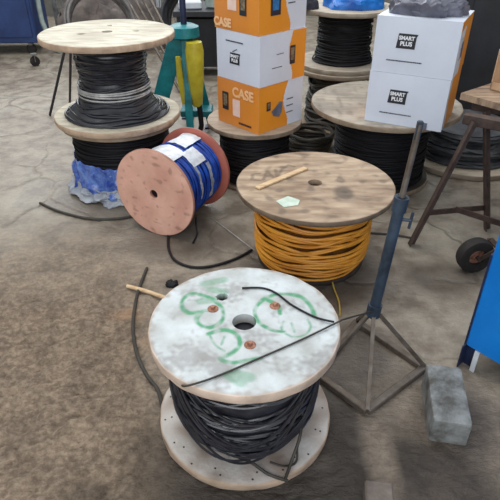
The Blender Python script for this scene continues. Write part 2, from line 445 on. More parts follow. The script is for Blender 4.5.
def build_front_reel():
    t = thing('cable_reel', 'wooden reel of black cable with white painted top marked in green spray', 'cable reel', FA)
    d1 = (at(222, 297, ZA) - FA)
    top = flange_bm(RA, .035, .038, ZA - .035, paint=paintA, base=C255(190, 186, 180), rim=C255(214, 192, 174), nr=62, n=220, rag=.012, dimples=[(d1.x, d1.y, .017)])
    top.build('flange', M_['flange_paint'], t)['label'] = 'white painted top flange with green sprayed marks'
    def pb(x, y):
        n1 = nz(x * 12, y * 12, 9); c = Vector(C255(196, 190, 184)).lerp(Vector(C255(150, 134, 122)), max(0, min(1, .35 + n1 * 1.2))); return tuple(c)
    bot = flange_bm(RA, .034, .024, .001, paint=pb, base=C255(180, 172, 164), rim=C255(196, 172, 150), nr=20, n=140, rag=.012)
    pts = []
    for k in range(17):
        a = 2 * PI * k / 17; pts.append(((.275 + .006 * (k % 2)) * math.cos(a), (.275 + .006 * (k % 2)) * math.sin(a)))
    for k in range(12):
        a = 2 * PI * (k + .3) / 12; pts.append((.258 * math.cos(a), .258 * math.sin(a)))
    dots(bot, pts, .0035, .0356, (.03, .025, .02))
    bot.build('flange', M_['flange_paint'], t)['label'] = 'lower flange dotted with nail heads'
    MB().lathe([(.11, .034), (.11, ZA - .034)], n=40).build('drum', M_['board_dark'], t)
    rf = lambda z: .222 + .022 * math.sin(PI * max(0, min(1, (z - .04) / .36))) - .03 * max(0, (.10 - z) / .06)
    c = coil_bm(rf, .036, ZA - .040, 46, .0042, .030, 3, tilt=.020, n=100, sag=.03)
    rnd = random.Random(5)
    # loose turns dropping in long arcs across the front
    for i in range(10):
        a0 = rnd.uniform(-2.9, -2.3); a1 = rnd.uniform(-.8, -.1); zt = rnd.uniform(.33, .39); zd = rnd.uniform(.10, .26); P = []
        for k in range(40):
            u = k / 39; a = a0 + (a1 - a0) * u; z = zt - zd * math.sin(PI * u) ** .8
            P.append(((.250 + .012 * math.sin(PI * u)) * math.cos(a), (.250 + .012 * math.sin(PI * u)) * math.sin(a), z))
        c.tube(P, .004, n=5)
    c.build('cable_coil', M_['black_cable'], t)
    for (u, v) in ((213, 309), (275, 306), (250, 345)):
        p = at(u, v, ZA) - FA; b = MB(); T = Matrix.Translation((p.x, p.y, ZA))
        b.lathe([(0.0005, .003), (.016, .003), (.018, .0015), (.018, -.001)], n=20, M=T)
        b.lathe([(0.0005, .012), (.007, .012), (.008, .010), (.008, .002)], n=6, M=T)
        b.build('bolt', M_['rust'], t)
    # frayed dark ends lying on the lower flange
    e = MB()
    L = lambda pts: spline([(at(u, v, z) - FA) for u, v, z in pts], 6)
    e.tube(L([(236, 456, .12), (252, 463, .06), (268, 474, .042), (288, 481, .042)]), .005, n=6)
    e.tube(L([(303, 408, .22), (300, 436, .12), (292, 460, .06), (285, 480, .044)]), .005, n=6)
    e.tube(L([(270, 462, .06), (284, 466, .044), (296, 462, .044), (297, 444, .09)]), .004, n=6)
    e.build('cable_end', M_['hose'], t)
    return t
build_front_reel()

# --- reel of orange cable
FB = Vector((.310, 2.305, 0)); ZB = .415
def paintB(x, y):
    n1 = nz(x * 7, y * 26, 2); n2 = nz(x * 20, y * 20, 6); n3 = nz(x * 3.5, y * 3.5, 8)
    c = Vector(C255(192, 170, 146)).lerp(Vector(C255(150, 128, 106)), max(0, min(1, .42 + n1 * .9 + n3 * .7)))
    c = c.lerp(Vector(C255(104, 90, 80)), max(0, min(.6, n2 * 1.5 - .25)))
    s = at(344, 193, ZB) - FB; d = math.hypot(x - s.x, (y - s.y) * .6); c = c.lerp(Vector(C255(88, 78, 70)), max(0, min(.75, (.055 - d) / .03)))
    return tuple(c)
LETB = [[(at(220 + x / 2.63, 140 + y / 2.63, ZB) - FB).to_2d() for x, y in s] for s in (
    [(104, 88), (86, 90), (84, 104), (104, 106)], [(114, 104), (124, 82), (140, 98)], [(118, 96), (136, 94)], [(146, 78), (150, 96), (164, 76)], [(168, 74), (180, 66), (196, 70)])]
def paintB2(x, y):
    c = Vector(paintB(x, y)); p = Vector((x, y)); g = 0
    for s in LETB:
        for a, b in zip(s, s[1:]): g = max(g, min(.5, max(0, (.010 - seg_d(p, a, b)) / .006)))
    return tuple(c.lerp(Vector(C255(84, 72, 64)), g))
def build_orange_reel():
    t = thing('cable_reel', 'weathered wooden reel wound with orange cable behind the front reel', 'cable reel', FB)
    flange_bm(.376, .026, .034, ZB - .026, paint=paintB2, base=C255(170, 148, 124), rim=C255(128, 110, 92), nr=60, n=240, rag=.006).build('flange', M_['flange_wood'], t)
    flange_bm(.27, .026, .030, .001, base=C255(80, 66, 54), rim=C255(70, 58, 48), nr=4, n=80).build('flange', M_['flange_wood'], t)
    MB().lathe([(.15, .026), (.15, ZB - .026)], n=40).build('drum', M_['board_dark'], t)
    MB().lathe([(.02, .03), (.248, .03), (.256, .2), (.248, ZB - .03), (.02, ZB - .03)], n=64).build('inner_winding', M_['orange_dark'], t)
    rf = lambda z: .266 + .012 * math.sin(PI * max(0, min(1, (z - .02) / .38)))
    coil_bm(rf, .028, ZB - .030, 34, .0066, .018, 11, tilt=.020, n=96, sides=6, solid=False).build('cable_coil', M_['orange_cable'], t)
build_orange_reel()

# --- copper red reel lying on its rims, blue cable
def build_red_reel():
    rf_, rb_, W = .245, .236, .41
    ang = math.atan((rf_ - rb_) / W); ph = 1.103
    c0 = Vector((-.507, 2.513, rf_ * math.cos(ang)))
    ax = Vector((math.cos(ph) * math.cos(ang), math.sin(ph) * math.cos(ang), -math.sin(ang)))
    # local +z is the outer side of the near face, so z axis = -ax
    z = -ax; x = Vector((0, 0, 1)).cross(z).normalized(); y = z.cross(x)
    rot = Matrix((x, y, z)).transposed().to_euler()
    t = thing('cable_reel', 'coppery red reel of blue cable lying on its rims, round face to the front', 'cable reel', c0, rot=rot)
    def pc(x, y):
        n1 = nz(x * 8, y * 8, 4); n2 = nz(x * 30, y * 30, 7); n3 = nz(x * 18, y * 50, 12)
        c = Vector(C255(232, 184, 164)).lerp(Vector(C255(214, 162, 144)), max(0, min(1, .4 + n1)))
        c = c.lerp(Vector(C255(118, 78, 66)), max(0, min(.4, n2 * 2.2 - .95)) + max(0, min(.45, n3 * 2.2 - .85)))
        return tuple(c)
    flange_bm(rf_, .018, .024, -.018, paint=pc, base=C255(186, 120, 104), rim=C255(190, 140, 120), nr=40, n=150).build('flange', M_['flange_red'], t)['label'] = 'coppery pink near flange with dark scuffs'
    flange_bm(rb_, .018, .017, -W, base=C255(186, 106, 90), rim=C255(176, 106, 92), nr=6, n=100).build('flange', M_['flange_red'], t)['label'] = 'brick red far flange'
    MB().lathe([(.08, -W + .018), (.08, -.018)], n=32).build('drum', M_['board_dark'], t)
    rf = lambda z: .182 + .010 * math.sin(PI * max(0, min(1, (z + W) / W)))
    coil_bm(rf, -W + .022, -.075, 26, .0055, .006, 21, tilt=.003, n=80).build('cable_coil', M_['blue_cable'], t)
    rf2 = lambda z: .19
    coil_bm(rf2, -.075, -.022, 6, .006, .004, 22, tilt=.003, n=80).build('cable_coil', M_['dark_cable'], t)['label'] = 'navy black turns beside the near flange'
    # glossy white labels and shiny strips of film wrapped over the winding
    def wrap(a0, a1, z0, z1, r, name, m, wavy=.0):
        mb = MB(); na, nzz = 28, 6; vs = []
        for i in range(na + 1):
            for j in range(nzz + 1):
                u, v = i / na, j / nzz; a = a0 + (a1 - a0) * u
                zz = z0 + (z1 - z0) * v + wavy * nz(a * 3, v * 2, r * 50)
                q = r + .004 * nz(a * 8, zz * 30, 2)
                vs.append((q * math.cos(a), q * math.sin(a), zz))
        fs = [(i * (nzz + 1) + j, i * (nzz + 1) + j + 1, (i + 1) * (nzz + 1) + j + 1, (i + 1) * (nzz + 1) + j) for i in range(na) for j in range(nzz)]
        mb.add(vs, fs); return mb.build(name, m, t)
    wrap(R(62), R(120), -.19, -.065, .206, 'paper_label', M_['label_white'], .02)
    wrap(R(38), R(66), -.27, -.15, .207, 'paper_label', M_['label_white'], .01)
    wrap(R(70), R(104), -.385, -.22, .208, 'paper_label', M_['label_white'], .01)
    wrap(R(-15), R(40), -.17, -.15, .203, 'film_strip', M_['film_clear'], .012)
    wrap(R(-25), R(34), -.28, -.25, .204, 'film_strip', M_['film_clear'], .012)
    return t
build_red_reel()

# --- far left stack: reel on reel
def plain_reel(loc, h, r, tf, coilr, label, name='cable_reel', group=None, topcol=C255(214, 206, 186), rim=C255(204, 178, 150), botcol=None, cable='black_cable',
               loops=30, cr=.006, paint=None, hole=.03, botr=None, seed=1, wob=.01, tilt=.006, holes=(), coil_top=None, rz=0, top=True, coillabel=None):
    t = thing(name, label, 'cable reel', loc, rz, group)
    if top:
        f = flange_bm(r, tf, hole, h - tf, paint=paint, base=topcol, rim=rim, nr=30, n=120, dimples=holes, rag=.006)
        f.build('flange', M_['flange_wood'], t)
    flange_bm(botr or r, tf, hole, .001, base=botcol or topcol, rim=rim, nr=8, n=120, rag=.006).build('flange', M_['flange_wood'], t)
    MB().lathe([(coilr(.2) * .5, tf), (coilr(.2) * .5, h - tf)], n=32).build('drum', M_['board_dark'], t)
    z1 = coil_top or h - tf - .004
    coil_bm(coilr, tf + .002, z1, loops, cr, wob, seed, tilt=tilt, n=72).build('cable_coil', M_[cable], t)
    return t
LX, LY = -.80, 3.175
def paintD(x, y):
    n1 = nz(x * 4, y * 4, 2); n2 = nz(x * 9, y * 40, 6)
    c = Vector(C255(214, 210, 194)).lerp(Vector(C255(186, 180, 164)), max(0, min(1, .3 + n1 * .9)))
    return tuple(c.lerp(Vector(C255(170, 156, 140)), max(0, min(.5, n2 * 1.3 - .2))))
plain_reel((LX, LY, 0), .432, .345, .03, lambda z: .288, 'dark reel at the bottom of the left stack, blue film round its base', topcol=C255(190, 176, 156), rim=C255(170, 150, 128),
           botr=.28, botcol=C255(150, 136, 120), cable='dark_cable', loops=30, cr=.005, seed=31)
def rD(z):
    q = max(0, min(1, (z - .04) / .15)); return .192 + .11 * (1 - q) ** 1.6 + .006 * math.sin(40 * z)
dtop = plain_reel((LX, LY, .432), .49, .374, .036, rD, 'pale wooden reel of black cable on top of the left stack', paint=paintD, topcol=C255(216, 208, 188), rim=C255(212, 184, 158),
           cable='black_cable', loops=38, cr=.0055, seed=33, wob=.016, tilt=.010, holes=[(-.13, -.06, .014), (.16, .02, .013), (-.02, .17, .012)])
mbp = MB()
rnd = random.Random(2)
for zc, tl in ((.205, .008), (.170, -.006), (.160, .004), (.192, .005)):
    pts = []
    for k in range(80):
        a = 2 * PI * k / 80; z = zc + tl * math.cos(a - 1); rr = rD(z) + .009; pts.append((rr * math.cos(a), rr * math.sin(a), z))
    mbp.tube(pts, .0055, n=5, closed=True)
mbp.build('bare_strand', M_['pale_cable'], dtop)['label'] = 'pale bare strands among the black turns'
o = MB()
o.bar((.21, -.20, .037), (.27, -.09, .037), .022, .004); o.build('tape_tag', M_['dark_cable'], dtop)

# blue stretch film bunched round the foot of the left stack
def crumple(name, m, c, rin, rout, z0, z1, a0, a1, seed, amp=.03, parent=None, na=90, nzz=14, top_in=.0):
    mb = MB(); vs = []
    for i in range(na + 1):
        for j in range(nzz + 1):
            u, v = i / na, j / nzz; a = a0 + (a1 - a0) * u
            base = rout + (rin - rout) * v
            q = base + amp * nz(a * 4, v * 2.5, seed) + amp * .45 * abs(nz(a * 9 + v * 3, v * 5, seed + 3))
            q = max(q, rin + .004)
            zz = z0 + (z1 - z0) * v + (.03 * nz(a * 6, seed, 1) * v)
            vs.append((c[0] + q * math.cos(a), c[1] + q * math.sin(a), max(.004, zz)))
    fs = [(i * (nzz + 1) + j, (i + 1) * (nzz + 1) + j, (i + 1) * (nzz + 1) + j + 1, i * (nzz + 1) + j + 1) for i in range(na) for j in range(nzz)]
    mb.add(vs, fs)
    o = mb.build(name, m, parent); s = o.modifiers.new('thickness', 'SOLIDIFY'); s.thickness = .0015; return o
film = thing('plastic_film', 'crumpled blue stretch film bunched round the base of the left reel stack', 'plastic film', (LX, LY, 0))
crumple('film_sheet', M_['film_blue'], (0, 0), .298, .318, .03, .225, R(165), R(325), 4.0, .035, film)
crumple('film_hem', M_['film_clear'], (0, 0), .308, .350, .004, .085, R(175), R(310), 9.0, .05, film)['label'] = 'cloudy clear film spread on the floor'

# --- reel under the phone boxes
EX, EY = .028, 3.235
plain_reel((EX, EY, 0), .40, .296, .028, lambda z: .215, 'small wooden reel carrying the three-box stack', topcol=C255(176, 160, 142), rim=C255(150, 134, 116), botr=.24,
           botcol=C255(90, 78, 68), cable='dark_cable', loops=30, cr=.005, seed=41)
# --- wide reel under the white boxes
HX, HY, HZ = .835, 3.25, .50
def paintH(x, y):
    n1 = nz(x * 5, y * 5, 12); n2 = nz(x * 30, y * 12, 6)
    c = Vector(C255(184, 176, 162)).lerp(Vector(C255(142, 136, 126)), max(0, min(1, .4 + n1 * 1.1)))
    return tuple(c.lerp(Vector(C255(112, 102, 92)), max(0, min(.5, n2 * 1.2 - .15))))
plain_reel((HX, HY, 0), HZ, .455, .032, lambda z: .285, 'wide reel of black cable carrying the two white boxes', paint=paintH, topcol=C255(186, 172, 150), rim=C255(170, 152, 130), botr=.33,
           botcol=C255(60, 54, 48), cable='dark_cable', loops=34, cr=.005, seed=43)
# --- back centre stack
FX, FY = .70, 4.25
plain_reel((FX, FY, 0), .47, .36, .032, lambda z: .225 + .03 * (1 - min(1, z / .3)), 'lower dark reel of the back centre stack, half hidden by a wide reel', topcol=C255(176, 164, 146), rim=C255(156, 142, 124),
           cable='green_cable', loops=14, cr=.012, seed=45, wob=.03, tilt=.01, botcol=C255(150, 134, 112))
plain_reel((FX + .01, FY, .47), .42, .345, .032, lambda z: .195 + .05 * (1 - min(1, z / .16)) ** 2, 'reel of black cable at the back under the bright blue tarp', topcol=C255(190, 180, 164), rim=C255(170, 160, 144),
           cable='dark_cable', loops=26, cr=.006, seed=46)
# --- low reel behind the trestle
GX, GY = 1.52, 3.60
plain_reel((GX, GY, 0), .24, .44, .035, lambda z: .33 - .06 * max(0, (z - .04)) / .2 + .02 * math.sin(z * 60), 'low reel of loose grey cable on a pale flange behind the trestle', topcol=C255(184, 172, 154), rim=C255(168, 154, 136),
           cable='grey_cable', loops=14, cr=.011, seed=49, wob=.02, tilt=.008, top=False, coil_top=.24)
# loose turns of cable heaped on the floor left of the back stack
def cable_heap(c, rf, n, cr, m, seed, zmax, label, name='cable_heap'):
    rnd = random.Random(seed); mb = MB()
    for i in range(n):
        r = rf * rnd.uniform(.78, 1.0); cx, cy = rnd.gauss(0, .012), rnd.gauss(0, .012); z = cr + zmax * i / n; p = rnd.uniform(0, 6); P = []
        for k in range(70):
            a = 2 * PI * k / 70; P.append((cx + r * (1 + .03 * math.cos(2 * a + p)) * math.cos(a), cy + r * math.sin(a), max(cr, z + .008 * math.cos(3 * a + p) + .006 * math.cos(a + p))))
        mb.tube(P, cr, n=6, closed=True)
    o = mb.build(name, m); o.location = c; return tag(o, label, 'cable coil')
cable_heap((.42, 3.72, 0), .17, 15, .010, M_['green_cable'], 3, .13, 'heap of drab coiled cable on the floor right of the box stack')

# ------------------------------------------------------------ printed boxes
WHITE = C255(214, 221, 234); ORANGE = C255(232, 148, 38); ORANGE2 = C255(216, 136, 62)
def text_mesh(txt, size, m, parent, M, name='lettering', bold=.0):
    cu = bpy.data.curves.new('t', 'FONT'); cu.body = txt; cu.size = size; cu.extrude = .0003; cu.align_x = 'CENTER'; cu.align_y = 'CENTER'; cu.offset = bold
    ob = bpy.data.objects.new('t', cu); COL.objects.link(ob)
    dg = bpy.context.evaluated_depsgraph_get(); me = bpy.data.meshes.new_from_object(ob.evaluated_get(dg))
    bpy.data.objects.remove(ob); me.transform(M); me.materials.clear(); me.materials.append(m)
    o = bpy.data.objects.new(name, me); COL.objects.link(o); o.parent = parent; return o
def carton(label, loc, rz, W, D, H, fl, fr, seed=0, group=None):
    """printed carton: origin at the near bottom corner; local -y face spans x 0..W (face A), local +x... face B is x=W... 
    fl(u,v), fr(u,v): printed colour of the front face and of the right hand face"""
    t = thing('cardboard_box', label, 'box', loc, rz, group)
    mb = MB(); n = 60; b = .003
    def face(o, du, dv, w, h, fn):
        nu, nv = max(2, int(w / .005)), max(2, int(h / .005)); vs = []; cs = []
        nrm = du.cross(dv)
        for j in range(nv + 1):
            for i in range(nu + 1):
                u, v = i / nu, j / nv
                bul = .004 * math.sin(PI * u) * math.sin(PI * v)
                vs.append(o + du * (w * u) + dv * (h * v) + nrm * bul); c = fn(u, v)
                e = min(u * w, (1 - u) * w, v * h, (1 - v) * h)
                if e < .004: c = tuple(q * .9 + .06 for q in c)
                cs.append(c)
        mb.add(vs, [(j * (nu + 1) + i, j * (nu + 1) + i + 1, (j + 1) * (nu + 1) + i + 1, (j + 1) * (nu + 1) + i) for j in range(nv) for i in range(nu)], cs)
    X, Y, Z = Vector((1, 0, 0)), Vector((0, 1, 0)), Vector((0, 0, 1)); O = Vector((0, 0, 0))
    face(O, X, Z, W, H, fl)
    face(O + X * W, Y, Z, D, H, fr)
    face(O + X * W + Y * D, -X, Z, W, H, lambda u, v: fl(u, v))
    face(O + Y * D, -Y, Z, D, H, lambda u, v: fr(u, v))
    face(O + Z * H, X, Y, W, D, lambda u, v: fl(u, .9) if abs(v - .5) > .01 else C255(120, 110, 100))
    face(O + Y * D, X, -Y, W, D, lambda u, v: fl(u, .1))
    mb.build('carton', M_['print'], t)
    return t
def face_front(x, z): # onto the local -y face
    return Matrix.Translation((x, -.0060, z)) @ Matrix.Rotation(R(90), 4, 'X')
def face_right(W, y, z):
    return Matrix.Translation((W + .0060, y, z)) @ Matrix.Rotation(R(90), 4, 'Z') @ Matrix.Rotation(R(90), 4, 'X')
def slab(parent, M, w, h, m, name, t=.0006, pts=None, label=None):
    mb = MB(); P = pts or [(-w / 2, -h / 2), (w / 2, -h / 2), (w / 2, h / 2), (-w / 2, h / 2)]; k = len(P)
    vs = [M @ Vector((x, y, 0)) for x, y in P] + [M @ Vector((x, y, -t)) for x, y in P]
    mb.add(vs, [tuple(range(k)), tuple(range(2 * k - 1, k - 1, -1))] + [(i, i + k, (i + 1) % k + k, (i + 1) % k) for i in range(k)])
    o = mb.build(name, m, parent, smooth=False)
    if label: o['label'] = label
    return o
def badge(parent, M, s, two=('SMART', 'PLUS'), aerial=False):
    """black leaning badge with two lines of pale capitals"""
    w, h = s, s * .72
    slab(parent, M, 0, 0, M_['ink'], 'badge', pts=[(-w * .5, -h * .5), (w * .46, -h * .5), (w * .48, h * .32), (w * .56, h * .5), (-w * .42, h * .5)])
    T = M @ Matrix.Translation((0, 0, .0005))
    text_mesh(two[0], s * .255, M_['ink_white'], parent, T @ Matrix.Translation((0, h * .20, 0)), bold=.0012)
    text_mesh(two[1], s * .28, M_['ink_white'], parent, T @ Matrix.Translation((0, -h * .18, 0)), bold=.0012)
    if aerial:
        slab(parent, M @ Matrix.Translation((s * .02, h * .72, 0)) @ Matrix.Rotation(R(25), 4, 'Z'), s * .5, s * .05, M_['ink'], 'badge_aerial')
def strip(parent, M, w, h, name='fine_print'):
    """line of tiny print: a row of short dark dashes, too small to read"""
    rnd = random.Random(int(w * 9999)); mb = MB(); x = -w / 2
    while x < w / 2:
        d = rnd.uniform(.004, .010); vs = [M @ Vector((a, b, 0)) for a, b in ((x, -h / 2), (x + d, -h / 2), (x + d, h / 2), (x, h / 2))]
        mb.add(vs, [(0, 1, 2, 3)]); x += d + .0015
    mb.build(name, M_['ink'], parent, smooth=False)
def device(parent, M, w, h, screen=None):
    slab(parent, M, w, h, M_['ink'], 'printed_device')
    slab(parent, M @ Matrix.Translation((0, h * .04, .0005)), w * .62, h * .66, screen or M_['device_screen'], 'printed_screen')
M_['device_screen'] = mat('screen_print', C255(150, 132, 100), C255(70, 66, 62), scale=60, rough=.4)
M_['screen_blue'] = mat('blue_screen_print', C255(40, 132, 196), C255(20, 90, 150), scale=30, rough=.4)
M_['pink_panel'] = mat('pale_pink_print', C255(238, 212, 200), C255(230, 196, 184), scale=20, rough=.5)
M_['grey_panel'] = mat('grey_blue_print', C255(112, 118, 136), C255(86, 92, 110), scale=20, rough=.5)

# left stack: near corner (.049, 2.954); front face leads up-left, right face up-right
cL = Vector((.049, 2.954, .401)); pL = Vector((-.22, 3.19, .401))
WL, DL, HL = .350, .370, .268
dl = (cL - pL).to_2d().normalized(); rzL = R(-46); dl = Vector((math.cos(rzL), math.sin(rzL)))
def oL(k, dx=0, dy=0): # box origin = left end of the front face
    p = cL.to_2d() - dl * WL + Vector((dx, dy)); return (p.x, p.y, .401 + k * (HL + .0015))
def oran_l(u, v):
    if v > .86 and u < .9: return ORANGE2
    return tuple(Vector(ORANGE2).lerp(Vector(ORANGE), u * .6))
def wave(v, b, k=0.06): return b + k * math.sin(v * 6.0 + 1.2)
def oran_r(u, v): return WHITE if u > wave(v, .60) else ORANGE
def white_l(u, v): return WHITE
def white_r(u, v): return ORANGE if u > wave(v, .66, .05) else WHITE
b1 = carton('orange printed carton at the bottom of the three-box stack', oL(0), rzL, WL, DL, HL, oran_l, oran_r, group='cartons on the small reel')
text_mesh('CASE', .075, M_['ink_cream'], b1, face_front(.225, .205), bold=.003)
device(b1, face_front(.075, .14), .052, .105)
slab(b1, face_front(.17, .115), .062, .10, M_['pink_panel'], 'printed_panel')
strip(b1, face_front(.24, .03), .10, .012)
device(b1, face_right(WL, .075, .15), .03, .05)
slab(b1, face_right(WL, .145, .115), .09, .09, M_['grey_panel'], 'printed_panel', pts=[(-.045, .0), (-.01, .02), (.02, .045), (.045, .04), (.04, -.02), (.02, -.045), (-.03, -.03)])
for q in (.16, .12, .08): strip(b1, face_right(WL, .25, q), .05, .006)
b2 = carton('white carton with black badge in the middle of the three-box stack', oL(1, .004, -.002), rzL, WL, DL, HL, white_l, white_r, group='cartons on the small reel')
badge(b2, face_front(.155, .125), .085, aerial=True); strip(b2, face_front(.155, .215), .14, .007)
device(b2, face_right(WL, .255, .14), .042, .10); strip(b2, face_right(WL, .13, .09), .08, .004); strip(b2, face_right(WL, .15, .16), .05, .004)
b3 = carton('orange carton with blue picture on top of the three-box stack', oL(2, -.003, .004), rzL, WL, DL, HL, oran_l, oran_r, group='cartons on the small reel')
text_mesh('CASE', .060, M_['ink_cream'], b3, face_front(.07, .035), bold=.003)
device(b3, face_front(.235, .15), .052, .125); slab(b3, face_front(.15, .16), .07, .11, M_['pink_panel'], 'printed_panel')
device(b3, face_right(WL, .12, .15), .075, .12, M_['screen_blue']); strip(b3, face_right(WL, .24, .14), .05, .006)

# right stack: two white cartons
fl_ = Vector((.645, 2.925, .501)); fr_ = Vector((1.045, 2.795, .501)); rzR = R(-27)
WR, DR, HR = .420, .36, .272
def side_r(u, v): return ORANGE if u > wave(v, .16, .05) else WHITE
def side_r2(u, v): return ORANGE if u > wave(v, .40, .08) or v > .8 + .2 * u else WHITE
b4 = carton('white carton with black badge under another on the wide reel', (fl_.x, fl_.y, HZ + .001), rzR, WR, DR, HR, white_l, side_r, group='white cartons on the wide reel')
badge(b4, face_front(.165, .155), .10); strip(b4, face_front(.165, .062), .17, .006)
slab(b4, face_front(.33, .02), .028, .036, M_['grey_panel'], 'printed_mark')
b5 = carton('white carton with grey polythene on top, upper of the right pair', (fl_.x + .004, fl_.y + .002, HZ + .001 + HR + .0015), rzR, WR, DR, HR + .004, white_l, side_r2, group='white cartons on the wide reel')
badge(b5, face_front(.165, .165), .10); strip(b5, face_front(.165, .066), .18, .006)
for q in (.19, .14, .09): strip(b5, face_right(WR, .06, q), .03, .005)
slab(b5, face_right(WR, .11, .13), .05, .08, M_['grey_panel'], 'printed_mark')

# ------------------------------------------------------------ lumpy cloths and bags
def lump(name, m, c, sx, sy, sz, seed, label, cat, rz=0, amp=.25, nu=56, nv=26):
    mb = MB(); vs = []
    for j in range(nv + 1):
        th = PI * .5 * j / nv
        for i in range(nu):
            a = 2 * PI * i / nu
            x, y, z = math.sin(th) ** .6 * math.cos(a), math.sin(th) ** .6 * math.sin(a), math.cos(th) ** .7 if j < nv else 0
            d = 1 + amp * nz(x * 2.2, y * 2.2 + z, seed) + amp * .5 * abs(nz(x * 6, y * 6 + z * 4, seed + 2))
            vs.append((x * d * sx, y * d * sy, max(0, z * d * sz + (.22 * sz * nz(x * 7, y * 7, seed + 5) if 0 < j < nv else 0))))
    fs = [(j * nu + i, (j + 1) * nu + i, (j + 1) * nu + (i + 1) % nu, j * nu + (i + 1) % nu) for j in range(nv) for i in range(nu)]
    fs.append(tuple(nv * nu + i for i in range(nu)))
    mb.add(vs, fs); o = mb.build(name, m); o.location = c; o.rotation_euler = (0, 0, rz)
    return tag(o, label, cat)
lump('polythene_bag', M_['grey_cloth'], (.905, 2.985, HZ + 2 * HR + .009), .185, .13, .10, 3, 'crumpled grey polythene lying on the upper white carton', 'plastic bag', rz=rzR, amp=.3)
lump('tarpaulin', M_['tarp_blue'], (FX + .06, FY + .0, .892), .22, .24, .12, 5, 'bright blue tarp heaped on the back centre reel', 'tarpaulin', amp=.15)
lump('cloth', M_['dark_cloth'], (FX - .27, FY - .14, .892), .055, .05, .06, 7, 'dark cloth bundle left of the bright blue tarp', 'cloth', amp=.2)

# ------------------------------------------------------------ wood strip and paper on the orange reel
p1, p2 = at(257, 188, ZB + .006), at(306, 168, ZB + .006)
o = MB().bar(p1, p2, .030, .010, bev=.002).build('wooden_strip', M_['plank'])
o.data.transform(Matrix.Translation((0, 0, 0))); recenter(o)
tag(o, 'pale wooden strip lying on the weathered top of the orange cable reel', 'wood strip')
mb = MB(); q = [at(u, v, ZB + .0025) for u, v in ((276, 201), (288, 196), (300, 200), (298, 205), (284, 207))]
mb.add(q + [p + Vector((0, 0, -.001)) for p in q], [(4, 3, 2, 1, 0), (5, 6, 7, 8, 9)] + [(i, (i + 1) % 5, (i + 1) % 5 + 5, i + 5) for i in range(5)])
o = mb.build('paper_scrap', M_['paper'], smooth=False); recenter(o); tag(o, 'torn pale green paper scrap on the orange cable reel', 'paper')

# ------------------------------------------------------------ loose cables
def cable(name, pts, r, m, label, cat='cable', n=8, res=9):
    P = spline([at(*p) for p in pts], res)
    o = MB().tube(P, r, n=n).build(name, m); recenter(o); return tag(o, label, cat)
cable('loose_cable', [(182, 384, .40), (186, 386, .4415), (215, 377, .4415), (262, 357, .4415), (305, 338, .4415), (338, 322, .443), (345, 319, .42), (374, 311, .29)], .0030, M_['hose'],
      'black cable drawn across the white reel top to the steel stand')
cable('loose_cable', [(242, 288, .4415), (262, 288, .4415), (276, 293, .4415), (292, 305, .4415), (315, 317, .4415), (334, 322, .447)], .0034, M_['dark_cable'],
      'short black cable end curling over the back right of the white reel')
cable('hose', [(40, 203, .008), (58, 211, .008), (85, 218, .008), (112, 219, .008), (135, 216, .008)], .008, M_['hose'], 'dark hose on the floor left of the copper reel')
cable('hose', [(147, 268, .008), (141, 283, .008), (136, 300, .008), (133, 325, .008), (136, 350, .008), (146, 374, .008), (158, 390, .008), (163, 410, .008)], .0075, M_['hose'],
      'dark hose snaking on the floor left of the white reel')
cable('hose', [(168, 236, .008), (169, 250, .008), (176, 261, .008), (192, 267, .008), (212, 266, .008), (235, 259, .008), (252, 250, .008)], .007, M_['dark_cable'],
      'black cable loop on the floor between copper reel and white reel')
cable('wire', [(212, 218, .004), (228, 230, .01), (245, 243, .02), (254, 250, .04)], .0025, M_['pale_cable'], 'thin pale wire ending against the orange cable', 'wire')
cable('wire', [(330, 272, .02), (334, 288, .01), (339, 302, .006), (340, 316, .006)], .004, M_['yellow_wire'], 'yellow wire tail hanging from the orange cable', 'wire')
cable('hose', [(345, 232, .006), (372, 233, .006), (395, 235, .006), (412, 238, .006)], .006, M_['hose'], 'dark cable on the floor running to the trestle foot')
cable('wooden_stick', [(127, 286, .012), (146, 291, .012), (166, 298, .012)], .009, M_['plank'], 'pale stick on the floor poking out behind the white reel', 'stick')
lump('rag', M_['dark_cable'], at(172, 285, .0), .030, .024, .022, 14, 'small black scrap beside the pale stick', 'scrap', nu=24, nv=10)
# ties hanging under the blue cable
t = cable('strap', [(196, 217, .10), (196, 226, .05), (197, 234, .012), (193, 243, .006)], .005, M_['dark_cable'], 'dark strap hanging under the copper reel onto the floor', 'strap')

